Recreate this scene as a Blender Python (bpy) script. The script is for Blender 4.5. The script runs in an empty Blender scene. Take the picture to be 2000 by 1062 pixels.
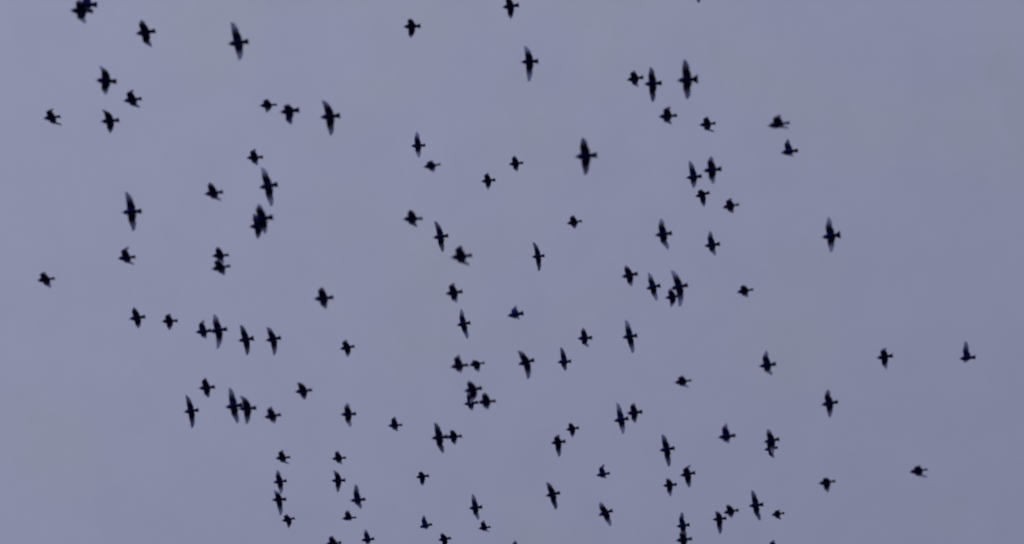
import bpy, math, random
from mathutils import Vector, Matrix

scene = bpy.context.scene
R = math.radians

# ------------------------------------------------------------------ camera
LENS, SENSOR = 100.0, 36.0
PITCH = 60.0                                    # the camera looks up into the flock
CAM_POS = Vector((0.0, 0.0, 1.6))
cam_data = bpy.data.cameras.new("camera")
cam_data.lens, cam_data.sensor_width = LENS, SENSOR
cam_data.clip_start, cam_data.clip_end = 0.1, 20000.0
cam_data.dof.use_dof = True                     # small sensor video, focus hunting beyond the birds
cam_data.dof.focus_distance = 140.0
cam_data.dof.aperture_fstop = 2.6
cam = bpy.data.objects.new("camera", cam_data)
scene.collection.objects.link(cam)
cam.location = CAM_POS
cam.rotation_euler = (R(90 + PITCH), 0, 0)
scene.camera = cam

# ------------------------------------------------------------------ sky and light
SUN_EL, SUN_AZ = 6.0, 250.0                     # low sun behind an even layer of cloud
SKY_LIGHT = (0.297, 0.314, 0.456)               # cloud towards the brighter side
SKY_DARK = (0.198, 0.209, 0.316)
world = bpy.data.worlds.new("World")
scene.world = world
world.use_nodes = True
nt = world.node_tree
for n in list(nt.nodes):
    nt.nodes.remove(n)


def node(tree, kind, **inputs):
    n = tree.nodes.new(kind)
    for k, v in inputs.items():
        n.inputs[k.replace("_", " ")].default_value = v
    return n


out = node(nt, "ShaderNodeOutputWorld")
sky = node(nt, "ShaderNodeTexSky")
sky.sky_type = 'NISHITA'
sky.sun_disc = False
sky.sun_elevation, sky.sun_rotation = R(SUN_EL), R(SUN_AZ)
bg_sky = node(nt, "ShaderNodeBackground", Strength=0.05)
nt.links.new(sky.outputs[0], bg_sky.inputs[0])
tc = node(nt, "ShaderNodeTexCoord")
# the cloud layer thins towards one side of the sky: a slow change over the whole dome
dot = node(nt, "ShaderNodeVectorMath")
dot.operation = 'DOT_PRODUCT'
grad_dir = Vector((-0.57, -0.82 * math.sin(R(PITCH)), 0.82 * math.cos(R(PITCH)))).normalized()
dot.inputs[1].default_value = grad_dir
nt.links.new(tc.outputs['Generated'], dot.inputs[0])
rng = node(nt, "ShaderNodeMapRange", From_Min=-0.5, From_Max=0.5, To_Min=0.0, To_Max=1.0)
rng.interpolation_type = 'SMOOTHERSTEP'
nt.links.new(dot.outputs['Value'], rng.inputs['Value'])
mix = node(nt, "ShaderNodeMixRGB")
mix.inputs[1].default_value = (*SKY_DARK, 1)
mix.inputs[2].default_value = (*SKY_LIGHT, 1)
nt.links.new(rng.outputs[0], mix.inputs[0])
# faint uneven cloud, warmer and greyer in patches
nz = node(nt, "ShaderNodeTexNoise", Scale=13.0, Detail=3.0, Roughness=0.55)
nz.noise_dimensions = '4D'
nz.inputs['W'].default_value = 1.3
nt.links.new(tc.outputs['Generated'], nz.inputs['Vector'])
nr = node(nt, "ShaderNodeMapRange", From_Min=0.56, From_Max=0.68, To_Min=0.0, To_Max=0.5)
nt.links.new(nz.outputs[0], nr.inputs['Value'])
mul = node(nt, "ShaderNodeMixRGB")
mul.blend_type = 'MULTIPLY'
mul.inputs[2].default_value = (1.0, 1.03, 0.90, 1)
nt.links.new(nr.outputs[0], mul.inputs[0])
nt.links.new(mix.outputs[0], mul.inputs[1])
nz2 = node(nt, "ShaderNodeTexNoise", Scale=45.0, Detail=8.0, Roughness=0.68)
nt.links.new(tc.outputs['Generated'], nz2.inputs['Vector'])
nr2 = node(nt, "ShaderNodeMapRange", From_Min=0.3, From_Max=0.7, To_Min=0.972, To_Max=1.028)
nt.links.new(nz2.outputs[0], nr2.inputs['Value'])
mul2 = node(nt, "ShaderNodeMixRGB")
mul2.blend_type = 'MULTIPLY'
mul2.inputs[0].default_value = 1.0
nt.links.new(mul.outputs[0], mul2.inputs[1])
nt.links.new(nr2.outputs[0], mul2.inputs[2])
bg_cloud = node(nt, "ShaderNodeBackground", Strength=1.0)
nt.links.new(mul2.outputs[0], bg_cloud.inputs[0])
ms = node(nt, "ShaderNodeMixShader", Fac=0.97)
nt.links.new(bg_sky.outputs[0], ms.inputs[1])
nt.links.new(bg_cloud.outputs[0], ms.inputs[2])
nt.links.new(ms.outputs[0], out.inputs[0])

sun_data = bpy.data.lights.new("sun", 'SUN')
sun_data.energy, sun_data.angle = 0.5, R(25)
sun_data.color = (1.0, 0.93, 0.85)
sun = bpy.data.objects.new("sun", sun_data)
scene.collection.objects.link(sun)
sd = Vector((math.sin(R(SUN_AZ)) * math.cos(R(SUN_EL)), math.cos(R(SUN_AZ)) * math.cos(R(SUN_EL)), math.sin(R(SUN_EL))))
sun.rotation_euler = (-sd).to_track_quat('-Z', 'Y').to_euler()

scene.view_settings.view_transform = 'Standard'
scene.view_settings.look = 'None'
scene.view_settings.exposure = 0.0
scene.view_settings.gamma = 1.0
scene.view_settings.use_curve_mapping = False


# ------------------------------------------------------------------ materials
def new_mat(name):
    m = bpy.data.materials.new(name)
    m.use_nodes = True
    t = m.node_tree
    for n in list(t.nodes):
        t.nodes.remove(n)
    return m, t


def plumage_material():
    m, t = new_mat("plumage")
    o = node(t, "ShaderNodeOutputMaterial")
    geo = node(t, "ShaderNodeTexCoord")
    spots = node(t, "ShaderNodeTexNoise", Scale=160.0, Detail=2.0)
    t.links.new(geo.outputs['Object'], spots.inputs['Vector'])
    ramp = node(t, "ShaderNodeMapRange", From_Min=0.45, From_Max=0.75)
    t.links.new(spots.outputs[0], ramp.inputs['Value'])
    col = node(t, "ShaderNodeMixRGB")
    col.inputs[1].default_value = (0.0050, 0.0055, 0.150, 1)
    col.inputs[2].default_value = (0.0110, 0.0115, 0.190, 1)
    t.links.new(ramp.outputs[0], col.inputs[0])
    p = node(t, "ShaderNodeBsdfPrincipled", Roughness=0.62)
    p.inputs['Specular IOR Level'].default_value = 0.12
    t.links.new(col.outputs[0], p.inputs['Base Color'])
    # the outer flight feathers are thin and let some sky through
    att = node(t, "ShaderNodeAttribute")
    att.attribute_name = "feather"
    info = node(t, "ShaderNodeObjectInfo")
    rr = node(t, "ShaderNodeMapRange", To_Min=0.55, To_Max=1.0)
    t.links.new(info.outputs['Random'], rr.inputs['Value'])
    fac = node(t, "ShaderNodeMath")
    fac.operation = 'MULTIPLY'
    t.links.new(att.outputs['Fac'], fac.inputs[0])
    t.links.new(rr.outputs[0], fac.inputs[1])
    tr = node(t, "ShaderNodeBsdfTranslucent")
    tr.inputs[0].default_value = (0.68, 0.69, 0.84, 1)
    mx = node(t, "ShaderNodeMixShader")
    t.links.new(fac.outputs[0], mx.inputs[0])
    t.links.new(p.outputs[0], mx.inputs[1])
    t.links.new(tr.outputs[0], mx.inputs[2])
    t.links.new(mx.outputs[0], o.inputs[0])
    return m


def horn_material():
    m, t = new_mat("bill_horn")
    o = node(t, "ShaderNodeOutputMaterial")
    n = node(t, "ShaderNodeTexNoise", Scale=300.0)
    c = node(t, "ShaderNodeMixRGB")
    c.inputs[1].default_value = (0.010, 0.009, 0.014, 1)
    c.inputs[2].default_value = (0.022, 0.019, 0.022, 1)
    t.links.new(n.outputs[0], c.inputs[0])
    p = node(t, "ShaderNodeBsdfPrincipled", Roughness=0.45)
    t.links.new(c.outputs[0], p.inputs['Base Color'])
    t.links.new(p.outputs[0], o.inputs[0])
    return m


def added_field_material():
    m, t = new_mat("added_field_grass")
    o = node(t, "ShaderNodeOutputMaterial")
    tcg = node(t, "ShaderNodeTexCoord")
    n = node(t, "ShaderNodeTexNoise", Scale=0.15, Detail=8.0)
    t.links.new(tcg.outputs['Object'], n.inputs['Vector'])
    c = node(t, "ShaderNodeMixRGB")
    c.inputs[1].default_value = (0.030, 0.045, 0.018, 1)
    c.inputs[2].default_value = (0.075, 0.080, 0.038, 1)
    t.links.new(n.outputs[0], c.inputs[0])
    p = node(t, "ShaderNodeBsdfPrincipled", Roughness=0.95)
    t.links.new(c.outputs[0], p.inputs['Base Color'])
    t.links.new(p.outputs[0], o.inputs[0])
    return m


PLUMAGE, HORN = plumage_material(), horn_material()

# ------------------------------------------------------------------ unseen ground, added to keep light from below the birds dim
gm = bpy.data.meshes.new("ground")
S = 6000.0
gm.from_pydata([(-S, -S, 0), (S, -S, 0), (S, S, 0), (-S, S, 0)], [], [(0, 1, 2, 3)])
ground = bpy.data.objects.new("ground", gm)
gm.materials.append(added_field_material())
ground["kind"] = "structure"
ground["label"] = "unseen dark field added under the flock to dim light from below"
scene.collection.objects.link(ground)

# ------------------------------------------------------------------ the bird
# Bird frame: +X forward (bill), +Y to the bird's own left, +Z up. Origin at the shoulders.
BODY_LEN = 0.215          # bill tip to tail tip, metres
BILL_LEN = 0.026
SHOULDER = 0.36           # share of the length from the bill tip back to the shoulders
ARM, HAND = 0.078, 0.128  # shoulder to wrist, wrist to wing tip
NSIDE = 10                # points round the body
CH = 6                    # points along the wing chord

# x measured back from the bill tip (share), half width, half height, centre height
PROFILE = [
    (0.105, .0042, .0040, .0000), (0.125, .0085, .0085, .0008), (0.160, .0120, .0125, .0015),
    (0.205, .0140, .0145, .0010), (0.250, .0160, .0170, -.0005), (0.300, .0200, .0205, -.0020),
    (0.350, .0225, .0228, -.0030), (0.400, .0232, .0235, -.0035), (0.450, .0228, .0228, -.0032),
    (0.510, .0210, .0202, -.0025), (0.570, .0182, .0165, -.0012), (0.630, .0148, .0120, .0002),
    (0.690, .0118, .0080, .0014), (0.740, .0100, .0052, .0020), (0.800, .0104, .0034, .0022),
    (0.870, .0118, .0024, .0022), (0.940, .0132, .0018, .0020), (0.992, .0140, .0012, .0018),
]
WING_RINGS = list(range(5, 11))       # CH rings where the wing grows out of the flank
assert len(WING_RINGS) == CH


def bird_mesh(name, tips, stretch, tail_fan, rnd):
    """tips: for side +1 and -1, the wing tip as (back, out, up) from the shoulder; one closed surface."""
    L = BODY_LEN * stretch
    verts, faces, feather = [], [], []

    def vert(co, f=0.0):
        verts.append(co)
        feather.append(f)
        return len(verts) - 1

    rings = []
    for (s, w, h, zc) in PROFILE:
        w, h = w * (1.55 if s < 0.28 else 1.32 if s < 0.6 else 1.95), h * (1.45 if s < 0.28 else 1.22)
        x = (SHOULDER - s) * L
        fan = 1.0 + tail_fan * max(0.0, (s - 0.74) / 0.26)
        ring = []
        for k in range(NSIDE):
            a = 2 * math.pi * (k + 0.5) / NSIDE        # no point lies on the flank line itself
            y, z = math.cos(a) * w * fan, math.sin(a) * h + zc
            dx = 0.0
            if s > 0.98:                                # shallow notch in the square tail
                dx = -0.004 * abs(math.cos(a)) + 0.002
            ring.append(vert((x + dx, y, z)))
        rings.append(ring)
    # flank quads: left between k=NSIDE-1 and k=0, right between k=NSIDE/2-1 and NSIDE/2
    hole = {(i, NSIDE - 1) for i in WING_RINGS[:-1]} | {(i, NSIDE // 2 - 1) for i in WING_RINGS[:-1]}
    for i in range(len(rings) - 1):
        for k in range(NSIDE):
            if (i, k) in hole:
                continue
            k2 = (k + 1) % NSIDE
            faces.append((rings[i][k], rings[i][k2], rings[i + 1][k2], rings[i + 1][k]))
    faces.append(tuple(rings[0][::-1]))
    faces.append(tuple(rings[-1]))

    for side in (1, -1):
        back, outw, upw = tips[side]
        span = math.hypot(outw, upw)
        sdir = Vector((0, side * outw / span, upw / span))          # outward in the wing's plane
        bdir = Vector((-1, 0, 0))
        nrm = Vector((0, -side * upw / span, outw / span))          # upper surface of the wing
        reach = math.hypot(back, span)
        lim = (ARM + HAND) * 0.992
        k = min(1.0, lim / reach) * max(1.0, 0.062 / reach)
        tip = Vector((back * k, span * k))                          # plane coordinates (back, out)
        reach = tip.length
        # wrist by two bones, bent forward
        ca = (ARM ** 2 + reach ** 2 - HAND ** 2) / (2 * ARM * reach)
        ang = math.acos(max(-1, min(1, ca)))
        base = math.atan2(tip.x, tip.y)                             # angle from "out" towards "back"
        wa = max(base - ang, R(-11))
        wrist = Vector((math.sin(wa) * ARM, math.cos(wa) * ARM))
        lead0 = Vector((-0.012, 0.0))                               # front of the shoulder
        ext = min(1.0, reach / 0.19)                                # how far the wing is opened
        root_t = Vector((0.066 + 0.008 * ext, 0.0))
        hand = (tip - wrist)
        hd = hand.normalized()
        inner = Vector((hd.y, -hd.x))                               # towards the trailing side
        if inner.x < 0 and inner.y > 0:
            inner = -inner
        # the secondaries stay close to the line of the body however the wing is folded
        sec = Vector((max(wrist.x + 0.052 + 0.017 * ext, 0.042), wrist.y * (0.80 + 0.16 * ext) + 0.003))
        ctrl = sec * 0.45 + tip * 0.55 + (Vector((0.018, 0.004)) + inner * 0.014) * ext ** 2
        NS = 16
        sections = []
        for j in range(1, NS + 1):
            u = j / NS
            # leading edge: shoulder, wrist, tip with a rounded wrist
            q = u / 0.42 if u < 0.42 else (u - 0.42) / 0.58
            p = lead0.lerp(wrist, q) if u < 0.42 else wrist.lerp(tip, q)
            if 0.25 < u < 0.62:
                r = 1 - abs(u - 0.42) / 0.2
                p = p - inner * 0.0 + (wrist * 0.6 + tip * 0.12 - p) * (0.10 * max(0, r))
            # trailing edge: root, secondaries, primaries, tip
            if u < 0.42:
                t_ = u / 0.42
                tr = root_t.lerp(sec, t_) + Vector((0.003 * math.sin(math.pi * t_), 0))
            else:
                t_ = (u - 0.42) / 0.58
                tr = (1 - t_) ** 2 * sec + 2 * t_ * (1 - t_) * ctrl + t_ ** 2 * (tip + inner * 0.022 * ext - hd * 0.006)
            # feather ends make the trailing edge uneven
            saw = ((0.0016 if j % 2 else -0.0012) + rnd.uniform(-.0012, .0012)) * (1.0 + 1.3 * u)
            d = (tr - p)
            if d.length > 1e-4:
                tr = tr + d.normalized() * saw
            dome = 0.014 * 4 * u * (1 - u) * (span / 0.2)
            thick = 0.0075 * (1 - u) ** 1.3 + 0.0009
            up_row, lo_row = [], []
            for c in range(CH):
                cc = c / (CH - 1)
                pt = p.lerp(tr, cc)
                prof = math.sin(math.pi * min(1, cc * 0.9 + 0.06)) ** 0.7
                camb = 0.010 * math.sin(math.pi * cc) * (1 - 0.6 * u)
                b3 = bdir * pt.x + sdir * pt.y + Vector((0, side * 0.019, 0.0))
                f = max(0.0, min(1.0, (u - 0.30) / 0.40)) * (0.70 + 0.30 * cc)
                for row, sg in ((up_row, 1), (lo_row, -1)):
                    row.append(vert(tuple(b3 + nrm * (dome + camb + sg * thick * prof)), f))
            sections.append((up_row, lo_row))
        ku, kl = (0, NSIDE - 1) if side > 0 else (NSIDE // 2 - 1, NSIDE // 2)
        prev = ([rings[i][ku] for i in WING_RINGS], [rings[i][kl] for i in WING_RINGS])
        for sec_ in sections:
            (pu, pl), (nu, nl) = prev, sec_
            q4 = []
            for c in range(CH - 1):
                q4.append((pu[c], pu[c + 1], nu[c + 1], nu[c]))
                q4.append((pl[c + 1], pl[c], nl[c], nl[c + 1]))
            q4.append((pl[0], pu[0], nu[0], nl[0]))
            q4.append((pu[-1], pl[-1], nl[-1], nu[-1]))
            if side < 0:
                q4 = [f[::-1] for f in q4]
            faces.extend(q4)
            prev = sec_
        cap = list(prev[0]) + list(prev[1])[::-1]
        faces.append(tuple(cap if side > 0 else cap[::-1]))

    me = bpy.data.meshes.new(name)
    me.from_pydata(verts, [], faces)
    at = me.attributes.new("feather", 'FLOAT', 'POINT')
    at.data.foreach_set("value", feather)
    me.materials.append(PLUMAGE)
    me.polygons.foreach_set("use_smooth", [True] * len(me.polygons))
    me.update()
    return me


def bill_mesh():
    """Straight pointed bill; origin at its base, +X forward, base radius 1, length 1."""
    n, vs, fs = 8, [], []
    for x, r in ((-0.10, 1.0), (0.35, .74), (0.75, .40), (0.96, .14)):
        for k in range(n):
            a = 2 * math.pi * k / n
            vs.append((x, math.cos(a) * r, math.sin(a) * r * 0.95))
    for i in range(3):
        for k in range(n):
            k2 = (k + 1) % n
            fs.append((i * n + k, (i + 1) * n + k, (i + 1) * n + k2, i * n + k2))
    vs.append((1.0, 0, -0.05))
    for k in range(n):
        fs.append((3 * n + k, len(vs) - 1, 3 * n + (k + 1) % n))
    fs.append(tuple(range(n)))
    me = bpy.data.meshes.new("bill")
    me.from_pydata(vs, [], fs)
    me.materials.append(HORN)
    me.polygons.foreach_set("use_smooth", [True] * len(me.polygons))
    return me


BILL = bill_mesh()

# ------------------------------------------------------------------ where the photograph shows each bird
# bill x y | tail x y | upper wing tip x y | lower wing tip x y   (photo pixels, 2000 wide) | tail fan | label
BIRDS = [
    (135, 21, 183, 23, 158, 0, 163, 47, 0, "lower of two overlapping birds at the top left corner"),
    (148, 9, 191, 10, 168, -14, 165, 24, 0, "upper of two overlapping birds at the top left corner, cut off above"),
    (263, 67, 305, 61, 279.5, 39, 294, 93, 0, "cross-shaped bird near the top left, beside the overlapping pair"),
    (443, 87, 487, 81.5, 452, 44, 462, 119, 0, "large bird with long stretched wings at upper left, right of the cross-shaped one"),
    (185, 157, 229, 160, 191, 130, 204, 186, 0, "highest of the four birds clustered at upper left, tail drooping"),
    (239, 198, 278, 193, 263, 175, 269, 212, 0, "bird with swept-back wings, rightmost of the four clustered at upper left"),
    (195, 238, 234, 235, 202, 215, 212, 261, 0, "lowest of the four birds clustered at upper left, wings straight out"),
    (83, 232, 119, 228, 107, 212, 116, 246, 0, "arrowhead-shaped bird by itself at the far left, left of the upper-left cluster"),
    (505, 207, 542, 205, 524, 194, 517, 221, 0, "smallest bird in the row of three at upper left, first of the row"),
    (544.5, 220, 586, 215, 565, 204, 570, 243, 0, "middle bird in the row of three at upper left, lower wing swept back"),
    (623, 230, 666, 226, 631, 197, 643.5, 266, 0, "long-winged bird ending the row of three at upper left"),
    (786, 53, 823, 51.5, 801, 37, 802, 75, 0, "compact round bird with short wings near the top edge, left of centre"),
    (979, 15.5, 1015, 10.5, 996, -6, 997, 38, 0, "bird at top centre whose upper wing touches the top edge"),
    (1015.5, 122, 1053, 120, 1024, 91, 1031, 160, 0, "slender bird with long wings straight out, below the one at the top centre edge"),
    (801, 285.5, 832, 284, 813.5, 257, 816, 309, 0, "upright slender bird just above a bird with closed wings, centre top"),
    (825, 327, 862, 321, 847, 313.5, 844, 338, 0, "oval bird with wings held closed, under the slender bird at centre top"),
    (938, 355, 969, 351.5, 953, 337, 952, 371, 0, "small plus-shaped bird in upper centre, lower of the two side by side"),
    (992, 321.5, 1023, 318, 1005, 304, 1009, 336, 0, "small compact bird in upper centre, just up and right of the plus-shaped one"),
    (1120.5, 307, 1168, 303, 1137, 269, 1141.5, 343, 0, "large long-winged bird alone in upper centre, right of the small compact pair"),
    (784.5, 428, 827, 427, 802, 410, 813, 444, 0, "first of three birds stepping down to the right in mid centre, square upper wing"),
    (844, 464.5, 877, 460, 848, 432, 862.5, 493, 0, "middle of three birds stepping down to the right in mid centre, long wings"),
    (878, 503.5, 924, 498.5, 901.5, 479, 914, 519, 0, "last of three birds stepping down to the right in mid centre, long bill"),
    (1105, 437, 1138, 431.5, 1120, 420, 1121, 447.5, 0, "tiny cross-shaped bird alone in mid centre, below the large long-winged bird"),
    (1037, 502, 1065, 499, 1040, 470, 1052, 533, 0, "slim bird with pale wings stretched up and down, alone in mid centre"),
    (1345, -18, 1381, -21, 1356, -50, 1364.5, 7, 0, "bird showing only a wing tip at the top edge, right of centre"),
    (1222, 157, 1258, 151.5, 1239.5, 138, 1245, 171, 0.4, "short-winged bird beside a long-winged one, first of three in a row at upper right"),
    (1256, 165, 1294, 162.5, 1269, 132, 1273.5, 200, 0, "thin long-winged bird, middle of three in a row at upper right"),
    (1320, 158, 1365, 155, 1334.5, 117, 1341.5, 195, 0.9, "long-winged bird with fanned tail, last of three in a row at upper right"),
    (1284, 228.5, 1324, 226, 1308, 208, 1312, 244, 0, "dart-shaped bird under the row of three at upper right"),
    (1364, 245, 1399, 241, 1381, 228, 1395, 259, 0, "swallow-like bird with wings swept back, right of the dart-shaped bird at upper right"),
    (1497, 247, 1544, 240, 1522, 224, 1540, 252, 0, "upper of two birds at far upper right, long pointed bill, wings swept back"),
    (1523, 299, 1560, 294, 1538, 271, 1550, 306, 0, "lower of two birds at far upper right, one thin wing raised"),
    (1338, 348, 1372, 344, 1345, 315, 1353.5, 368, 0, "bird with one tall upper wing, left of the three clustered at right"),
    (1371, 334, 1411, 330, 1388, 305, 1393, 360, 0, "cross-shaped bird, highest of the three clustered at right"),
    (1356, 384.5, 1387, 376, 1370, 370, 1375, 404, 0, "lowest of the three birds clustered at right, lower wing longer"),
    (1409, 406, 1445, 399, 1428, 387, 1430.5, 417, 0, "small star-shaped bird just right of the three clustered at right"),
    (1277, 460, 1314, 455, 1290, 427, 1304, 488, 0, "diamond-shaped bird at right, level with a lone long-winged bird far right"),
    (1374, 481, 1407.5, 476, 1386, 451, 1396, 499, 0, "bird with blunt tall upper wing, right of the diamond-shaped bird"),
    (1603, 464, 1643, 458, 1616.5, 424, 1622, 493, 0.8, "long-winged bird with spread tail, alone at mid far right"),
    (1212, 541, 1247, 534, 1222, 518, 1233, 560, 0, "first of the row of birds at right centre, wings short, tail raised"),
    (1260, 564, 1291, 557, 1266, 532, 1281, 588, 0, "narrow spindle-shaped bird in the row at right centre, beside the overlapping pair"),
    (1308, 564, 1345, 556, 1311, 528, 1326, 599, 0, "larger bird of the overlapping pair at right centre, long wings"),
    (1297, 582, 1330, 577, 1308, 564, 1309, 600, 0, "smaller lower bird of the overlapping pair at right centre"),
    (1437, 571, 1473, 565, 1450, 557, 1460, 581, 0, "tiny bird with wings nearly closed, alone right of the right-centre row"),
    (236, 415, 278, 412.5, 246, 375, 257, 452, 0, "long-winged bird alone at mid left"),
    (228, 505, 266, 501.5, 254, 481, 258, 518, 0, "bird with swept-back wings just below the long-winged one at mid left"),
    (71, 548, 108, 543.5, 91, 530, 94, 563, 0, "dart-shaped bird, nearest the left edge at mid height"),
    (479.5, 309, 515, 307, 500, 291, 500, 324, 0, "small star-shaped bird heading a column at left centre"),
    (397, 379.5, 437, 375, 412, 356, 428, 393, 0, "bird with bent wings left of the column at left centre"),
    (504, 367, 544, 360, 512.5, 327, 528.5, 404, 0, "long-winged bird second in the column at left centre"),
    (490, 430, 535, 424, 507, 398, 515.5, 458, 0, "upper bird of the dark overlapping pair ending the column at left centre"),
    (485, 443, 523, 440, 496, 417, 500.5, 467, 0, "lower bird of the dark overlapping pair ending the column at left centre"),
    (412, 500, 448, 498, 427, 482, 434, 514, 0, "upper of two birds stacked nose to tail at left centre, short wings"),
    (411, 526, 451, 519, 430, 505, 433, 539, 0, "lower of two birds stacked nose to tail at left centre"),
    (250.5, 623, 285, 618, 263.5, 599, 267, 642, 0, "first of the row of six birds at lower left, wings straight"),
    (314, 627.5, 348, 626, 335, 612, 328, 645, 0, "second of the row of six birds at lower left, compact"),
    (380, 649, 414, 645, 398, 624, 399, 662, 0, "third of the row of six birds at lower left, tail touching the next bill"),
    (408, 647.5, 445, 642, 420, 613, 421.5, 681, 0, "fourth of the row of six birds at lower left, long thin lower wing"),
    (463.5, 665.5, 497, 660, 471, 634, 479, 694, 0.3, "fifth of the row of six birds at lower left"),
    (517, 665, 550, 659, 524, 638, 532.5, 694, 0, "last of the row of six birds at lower left, lower wing dropping straight down"),
    (386, 758, 421, 755, 403, 737, 405, 777, 0, "short broad-winged bird, highest of the lower-left group of five under the row"),
    (357.5, 804, 389, 800, 364, 771, 374, 836, 0, "leftmost of the lower-left group, upper wing tip standing apart"),
    (438, 795, 475, 790, 447, 757, 461, 827, 0, "left bird of the side by side pair with parallel wings at lower left"),
    (464, 798, 502, 796, 471, 773, 479, 828, 0, "right bird of the side by side pair with parallel wings at lower left"),
    (514, 814.5, 550, 809, 532, 792, 533, 828, 0, "star-shaped bird right of the pair with parallel wings at lower left"),
    (611, 584, 653, 580.5, 630, 560, 634, 604, 0, "stout cross-shaped bird alone between left centre and centre"),
    (662, 681.5, 694, 675.5, 679, 662, 676, 698, 0, "small plus-shaped bird below the stout cross-shaped one"),
    (574, 765, 611, 761, 583, 746, 592, 781, 0, "small bird between the row of six and the centre, upper wing thin"),
    (663.5, 809, 697, 807.5, 679, 786, 682.5, 834, 0, "cross-shaped bird with thin pointed wings, under the small plus-shaped one"),
    (756, 831, 787, 829, 772, 813, 775, 842, 0, "small triangular bird with a long bill, left of the long-winged pair at bottom centre"),
    (868, 574, 905, 569, 888, 551, 891, 592, 0, "stout bird with a thin bill, upper of two in a line down the centre"),
    (890.5, 635, 920, 629.5, 900, 603, 912, 662, 0, "slim leaning bird below the stout one in the line down the centre"),
    (989, 617, 1024, 611, 1006, 596, 1013, 624, 0, "small bird with a raised hooked wing, right of the line down the centre"),
    (1126, 661, 1158, 659, 1138.5, 639, 1149.5, 678, 0, "blurred compact bird, left of a large long-winged one at centre right"),
    (1087, 707, 1117, 705, 1094, 678, 1102.5, 724, 0, "bird with one pale pointed upper wing, between two others at centre right"),
    (1010, 712, 1045, 702, 1014.5, 684, 1028, 741, 0, "bird with long bent wings right of the tight knot in the centre"),
    (877.5, 716.5, 916, 712, 897.5, 691, 898, 729, 0, "left of two birds nose to tail in the tight knot at centre, stubby raised wing"),
    (914, 713, 948, 708, 925, 704, 933, 727, 0, "right of two birds nose to tail in the tight knot at centre, wing lowered"),
    (904, 764, 943, 757, 917, 743, 916, 787, 0, "upper of two merged birds stacked in the tight knot at centre"),
    (904, 789, 935, 785, 914, 765, 920, 802, 0, "lower of two merged birds stacked in the tight knot at centre"),
    (931, 785.5, 970, 782.5, 947, 766, 951.5, 800, 0, "star-shaped bird touching the stacked merged birds in the centre knot"),
    (1213.5, 659, 1246, 654.5, 1221, 624, 1235, 691, 0, "large long-winged bird leaning left, alone at centre right"),
    (1315, 747.5, 1352, 742, 1333, 733, 1344, 757, 0, "small bird with wings almost shut, alone below the large leaning one"),
    (1197, 822, 1229, 816, 1204, 786, 1214, 848, 0, "taller bird of the touching pair at lower right centre"),
    (1222, 807, 1256, 803.5, 1238, 786, 1240, 826, 0, "shorter bird of the touching pair at lower right centre"),
    (1400.5, 854, 1438, 849.5, 1418, 825, 1423, 866, 0, "bird with one pale pointed wing raised, lower right, left of the merged pair"),
    (1103.5, 839, 1132, 834.5, 1114, 825, 1116.5, 854, 0, "smaller bird of two close together in lower centre, thin straight tail"),
    (1074, 865, 1106, 861, 1092, 848, 1091, 892, 0, "darker larger bird of two close together in lower centre"),
    (1480.5, 715.5, 1517, 710, 1496, 684, 1507, 733, 0, "cross-shaped bird with blunt wings, alone at lower right"),
    (1710.5, 699, 1745, 694, 1728.5, 678, 1731, 721, 0, "cross-shaped bird at far right, left of the L-shaped one"),
    (1872, 700.5, 1906.5, 697, 1885, 666, 1886, 708, 0, "L-shaped bird with one grey wing upright, nearest the right edge"),
    (1602, 790.5, 1638, 784, 1616, 760, 1618.5, 815, 0, "spindle-winged bird at lower far right"),
    (1490, 863, 1523.5, 856.5, 1499, 837, 1507, 886, 0, "upper of two merged birds at lower right, tail turned up"),
    (1491, 878, 1520, 873, 1503, 861, 1511, 894, 0, "lower of two merged birds at lower right"),
    (1597, 944, 1633, 938.5, 1612, 933, 1616.5, 961, 0, "T-shaped bird with lowered wings at lower far right"),
    (1774.5, 921.5, 1813, 916, 1796, 909, 1811, 932, 0, "pale dart-shaped bird with wings swept back, lowest at far right"),
    (536, 894.5, 568, 892, 554, 878, 562, 906, 0, "topmost bird of the left column at bottom left, wings swept back"),
    (532, 941.5, 561, 938, 543, 917, 545, 964, 0, "second bird of the left column at bottom left, straight tail to the right"),
    (529.5, 975.5, 560, 974, 537.5, 957, 547, 1006, 0, "third bird of the left column at bottom left, long lower wing"),
    (549, 1016.5, 577, 1011, 563.5, 1003, 560, 1031, 0, "lowest small bird of the left column at bottom left"),
    (646.5, 895.5, 677, 893, 660, 879, 666, 907, 0, "topmost small bird of the right column at bottom left"),
    (645.5, 938, 676, 937, 652, 918, 657.5, 961, 0, "second bird of the right column at bottom left, wings straight"),
    (682, 977, 715, 974, 694, 945, 701, 993, 0, "bird with one tall upper wing at bottom left, right of the right column"),
    (666, 1012, 697, 1009.5, 680, 995, 682, 1017, 0, "flat triangular bird near the bottom, under the tall-winged one"),
    (704, 1054.5, 732, 1051, 713.5, 1032, 714, 1065, 0, "L-shaped bird at the bottom edge left of centre, upper wing raised"),
    (634, 1062, 668, 1059, 649, 1045, 656, 1079, 0, "bird cut by the bottom edge, left of the L-shaped one there"),
    (840.5, 855.5, 876, 852, 849.5, 825, 863, 885, 0, "long-winged bird of the touching pair at bottom centre"),
    (870, 853, 903.5, 851, 882, 839, 887, 868, 0.4, "square short-winged bird of the touching pair at bottom centre"),
    (810.5, 931.5, 839, 928, 823, 920, 825, 948, 0, "small T-shaped bird with lowered wings at bottom centre"),
    (914, 992, 943, 989, 922, 964, 932.5, 1015, 0, "slim crescent-winged bird at bottom centre"),
    (933, 1031.5, 959, 1028, 946, 1014.5, 954, 1038, 0, "tiny bird just under the crescent-winged one at bottom centre"),
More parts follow.
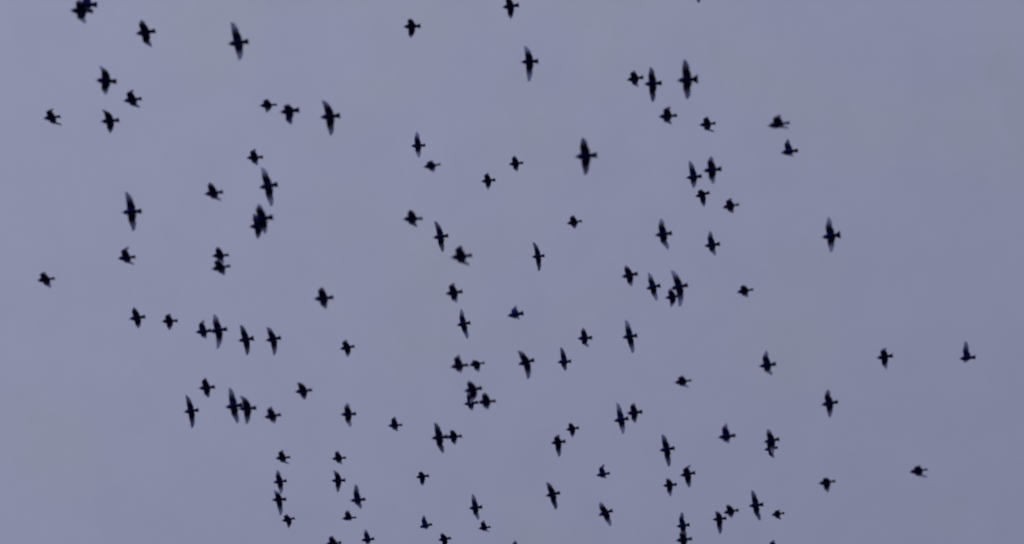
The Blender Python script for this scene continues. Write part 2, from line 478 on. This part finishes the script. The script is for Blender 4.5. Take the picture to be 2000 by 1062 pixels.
    (817.5, 1029, 845, 1022.5, 827, 1005, 829, 1034, 0, "small bird with raised upper wing near the bottom, left of centre"),
    (854, 1054, 882, 1049.5, 864, 1040, 867, 1074, 0, "bird at the bottom edge between two small ones, T-shaped"),
    (992, 1077, 1026, 1073, 1007, 1055, 1010, 1098, 0, "bird showing only a wing tip at the bottom edge, centre"),
    (1064, 968, 1095, 961, 1069, 941, 1085, 995, 0, "broad-winged leaning bird at bottom, right of centre"),
    (1163, 928, 1192, 923, 1180, 905, 1183, 934, 0, "tiny bird with one thin raised wing at bottom, right of centre"),
    (1167, 1006, 1198, 995.5, 1174, 979, 1189, 1028, 0, "leaning bird with soft wing tips near the bottom, below the tiny thin-winged one"),
    (1286, 879.5, 1319, 874, 1293, 848, 1305, 911, 0, "long-winged bird with thin straight tail, top of three at lower right"),
    (1293, 948, 1323, 945, 1301, 933, 1309, 969, 0, "stubby bird, left lower of three at lower right, lower wing longer"),
    (1326, 928.5, 1359.5, 922, 1349, 907, 1345, 952, 0, "bird with upper wing swept back, right one of three at lower right"),
    (1319.5, 1027.5, 1348, 1023.5, 1331, 999, 1338, 1048, 0, "upper of two merged birds at the bottom right edge, tall pale wing"),
    (1318, 1055, 1353, 1051, 1330, 1037, 1331, 1071, 0, "lower of two merged birds at the bottom right edge, long thin tail"),
    (1390, 1014, 1420, 1011, 1396.5, 998, 1405, 1042, 0, "lower left bird of a diagonal pair near the bottom right, wing drooping"),
    (1411, 1001, 1444, 995, 1420, 985, 1428, 1011, 0.5, "upper right bird of a diagonal pair near the bottom right, stout"),
    (1460.5, 987.5, 1492, 984, 1467, 957, 1483, 1016, 0, "long-winged leaning bird near the bottom right, right of the diagonal pair"),
    (1505, 1005, 1533, 1001, 1524, 995, 1525, 1014, 0.6, "tiny stubby bird with pointed bill, just right of the long-winged leaning one"),
    (1495, 1072, 1527, 1068, 1511, 1053, 1514, 1092, 0, "bird showing only a wing tip at the bottom right edge"),
]

W, H = 2000, 1062
FPX = W * LENS / SENSOR
RGT = Vector((1, 0, 0))
UPV = Vector((0, -math.sin(R(PITCH)), math.cos(R(PITCH))))
FWD = Vector((0, math.cos(R(PITCH)), math.sin(R(PITCH))))
K_MAX = 0.205


def ray(px, py):
    return (FWD + RGT * ((px - W / 2) / FPX) - UPV * ((py - H / 2) / FPX)).normalized()


def place(row, rnd):
    bx, by, tx, ty, ux, uy, lx, ly, fan, label = row
    d = ray((bx + tx) / 2, (by + ty) / 2)
    r_ = (RGT - d * RGT.dot(d)).normalized()
    u_ = r_.cross(d).normalized()
    if u_.dot(UPV) < 0:
        u_ = -u_
    body = Vector((tx - bx, -(ty - by)))                       # image vector from bill to tail
    blen = body.length
    # level flight: the heading is a horizontal direction whose picture has this slope
    hu = Vector((0, 1, 0)).dot(u_)
    th = math.atan2(body.y / hu, body.x)
    F = -Vector((math.cos(th), math.sin(th), 0)).normalized()
    proj = math.hypot(F.dot(r_), F.dot(u_))
    fi = Vector((F.dot(r_), F.dot(u_))).normalized()           # picture of the heading
    pi_ = Vector((fi.y, -fi.x))                                # picture direction across the body
    if pi_.y < 0:
        pi_ = -pi_
    D0 = FPX * BODY_LEN * proj / blen                          # distance from the bird's usual size
    D = max(25.0, min(44.0, D0))
    stretch = 0.94 * max(0.86, min(1.08, D / D0))
    m = D / FPX                                                # metres per pixel there
    sh = Vector((bx, -by)) + body * SHOULDER                   # shoulders in the picture
    up_t = (Vector((ux, -uy)) - sh) * m
    lo_t = (Vector((lx, -ly)) - sh) * m
    T, B = up_t.dot(pi_), -lo_t.dot(pi_)
    a_u, a_l = -up_t.dot(fi), -lo_t.dot(fi)                    # how far each tip is swept back
    # wing beat angle and bank that give both tips, with the smallest bank that the wing length allows
    P3 = r_ * pi_.x + u_ * pi_.y
    lat0 = Vector((0, 0, 1)).cross(F).normalized()
    if lat0.dot(P3) < 0:
        lat0 = -lat0
    best = None
    for bd in range(-44, 45, 2):
        b = R(bd)
        lat = lat0 * math.cos(b) + Vector((0, 0, 1)) * math.sin(b)
        upb = Vector((0, 0, 1)) * math.cos(b) - lat0 * math.sin(b)
        A, Z = lat.dot(P3), upb.dot(P3)
        if abs(A) < 0.15 or abs(Z) < 0.12:
            continue
        c, s = (T + B) / (2 * A), (T - B) / (2 * Z)
        K = math.hypot(c, s)
        over = max(0.0, K - K_MAX)
        # half-folded wings are less likely than a wing seen at a slant
        cost = abs(bd) * 0.012 + over * 60 + max(0.0, 0.15 - K) * 9 + max(0.0, abs(math.atan2(s, c)) - R(55)) * 2.5
        if best is None or cost < best[0]:
            best = (cost, lat, upb, c, s)
    _, lat, upb, c, s = best
    c = max(c, 0.030)
    # bird axes: X forward, Y its own left, Z up
    Yax = upb.cross(F).normalized()
    up_side = 1 if lat.dot(Yax) > 0 else -1
    rot = Matrix((F, Yax, upb)).transposed()
    off = 0.019
    tips = {}
    for side, a in ((up_side, a_u), (-up_side, a_l)):
        o = max(0.022, c - off)
        back = max(-0.035, min(0.135, a))
        tips[side] = (back, o, s)
    me = bird_mesh("bird", tips, stretch, fan + rnd.uniform(0.0, 0.25), rnd)
    ob = bpy.data.objects.new("bird", me)
    scene.collection.objects.link(ob)
    ds = ray(sh.x, -sh.y)
    ob.matrix_world = Matrix.Translation(CAM_POS + ds * D) @ rot.to_4x4()
    ob["label"], ob["category"], ob["group"] = label, "bird", "dark birds of the flock in flight"
    bill = bpy.data.objects.new("bill", BILL)
    scene.collection.objects.link(bill)
    bill.parent = ob
    bill.location = ((SHOULDER - 0.112) * BODY_LEN * stretch, 0, 0.0)
    bill.scale = (0.112 * BODY_LEN * stretch, 0.0074, 0.0070)
    return ob


rnd = random.Random(11)
for row in BIRDS:
    place(row, rnd)
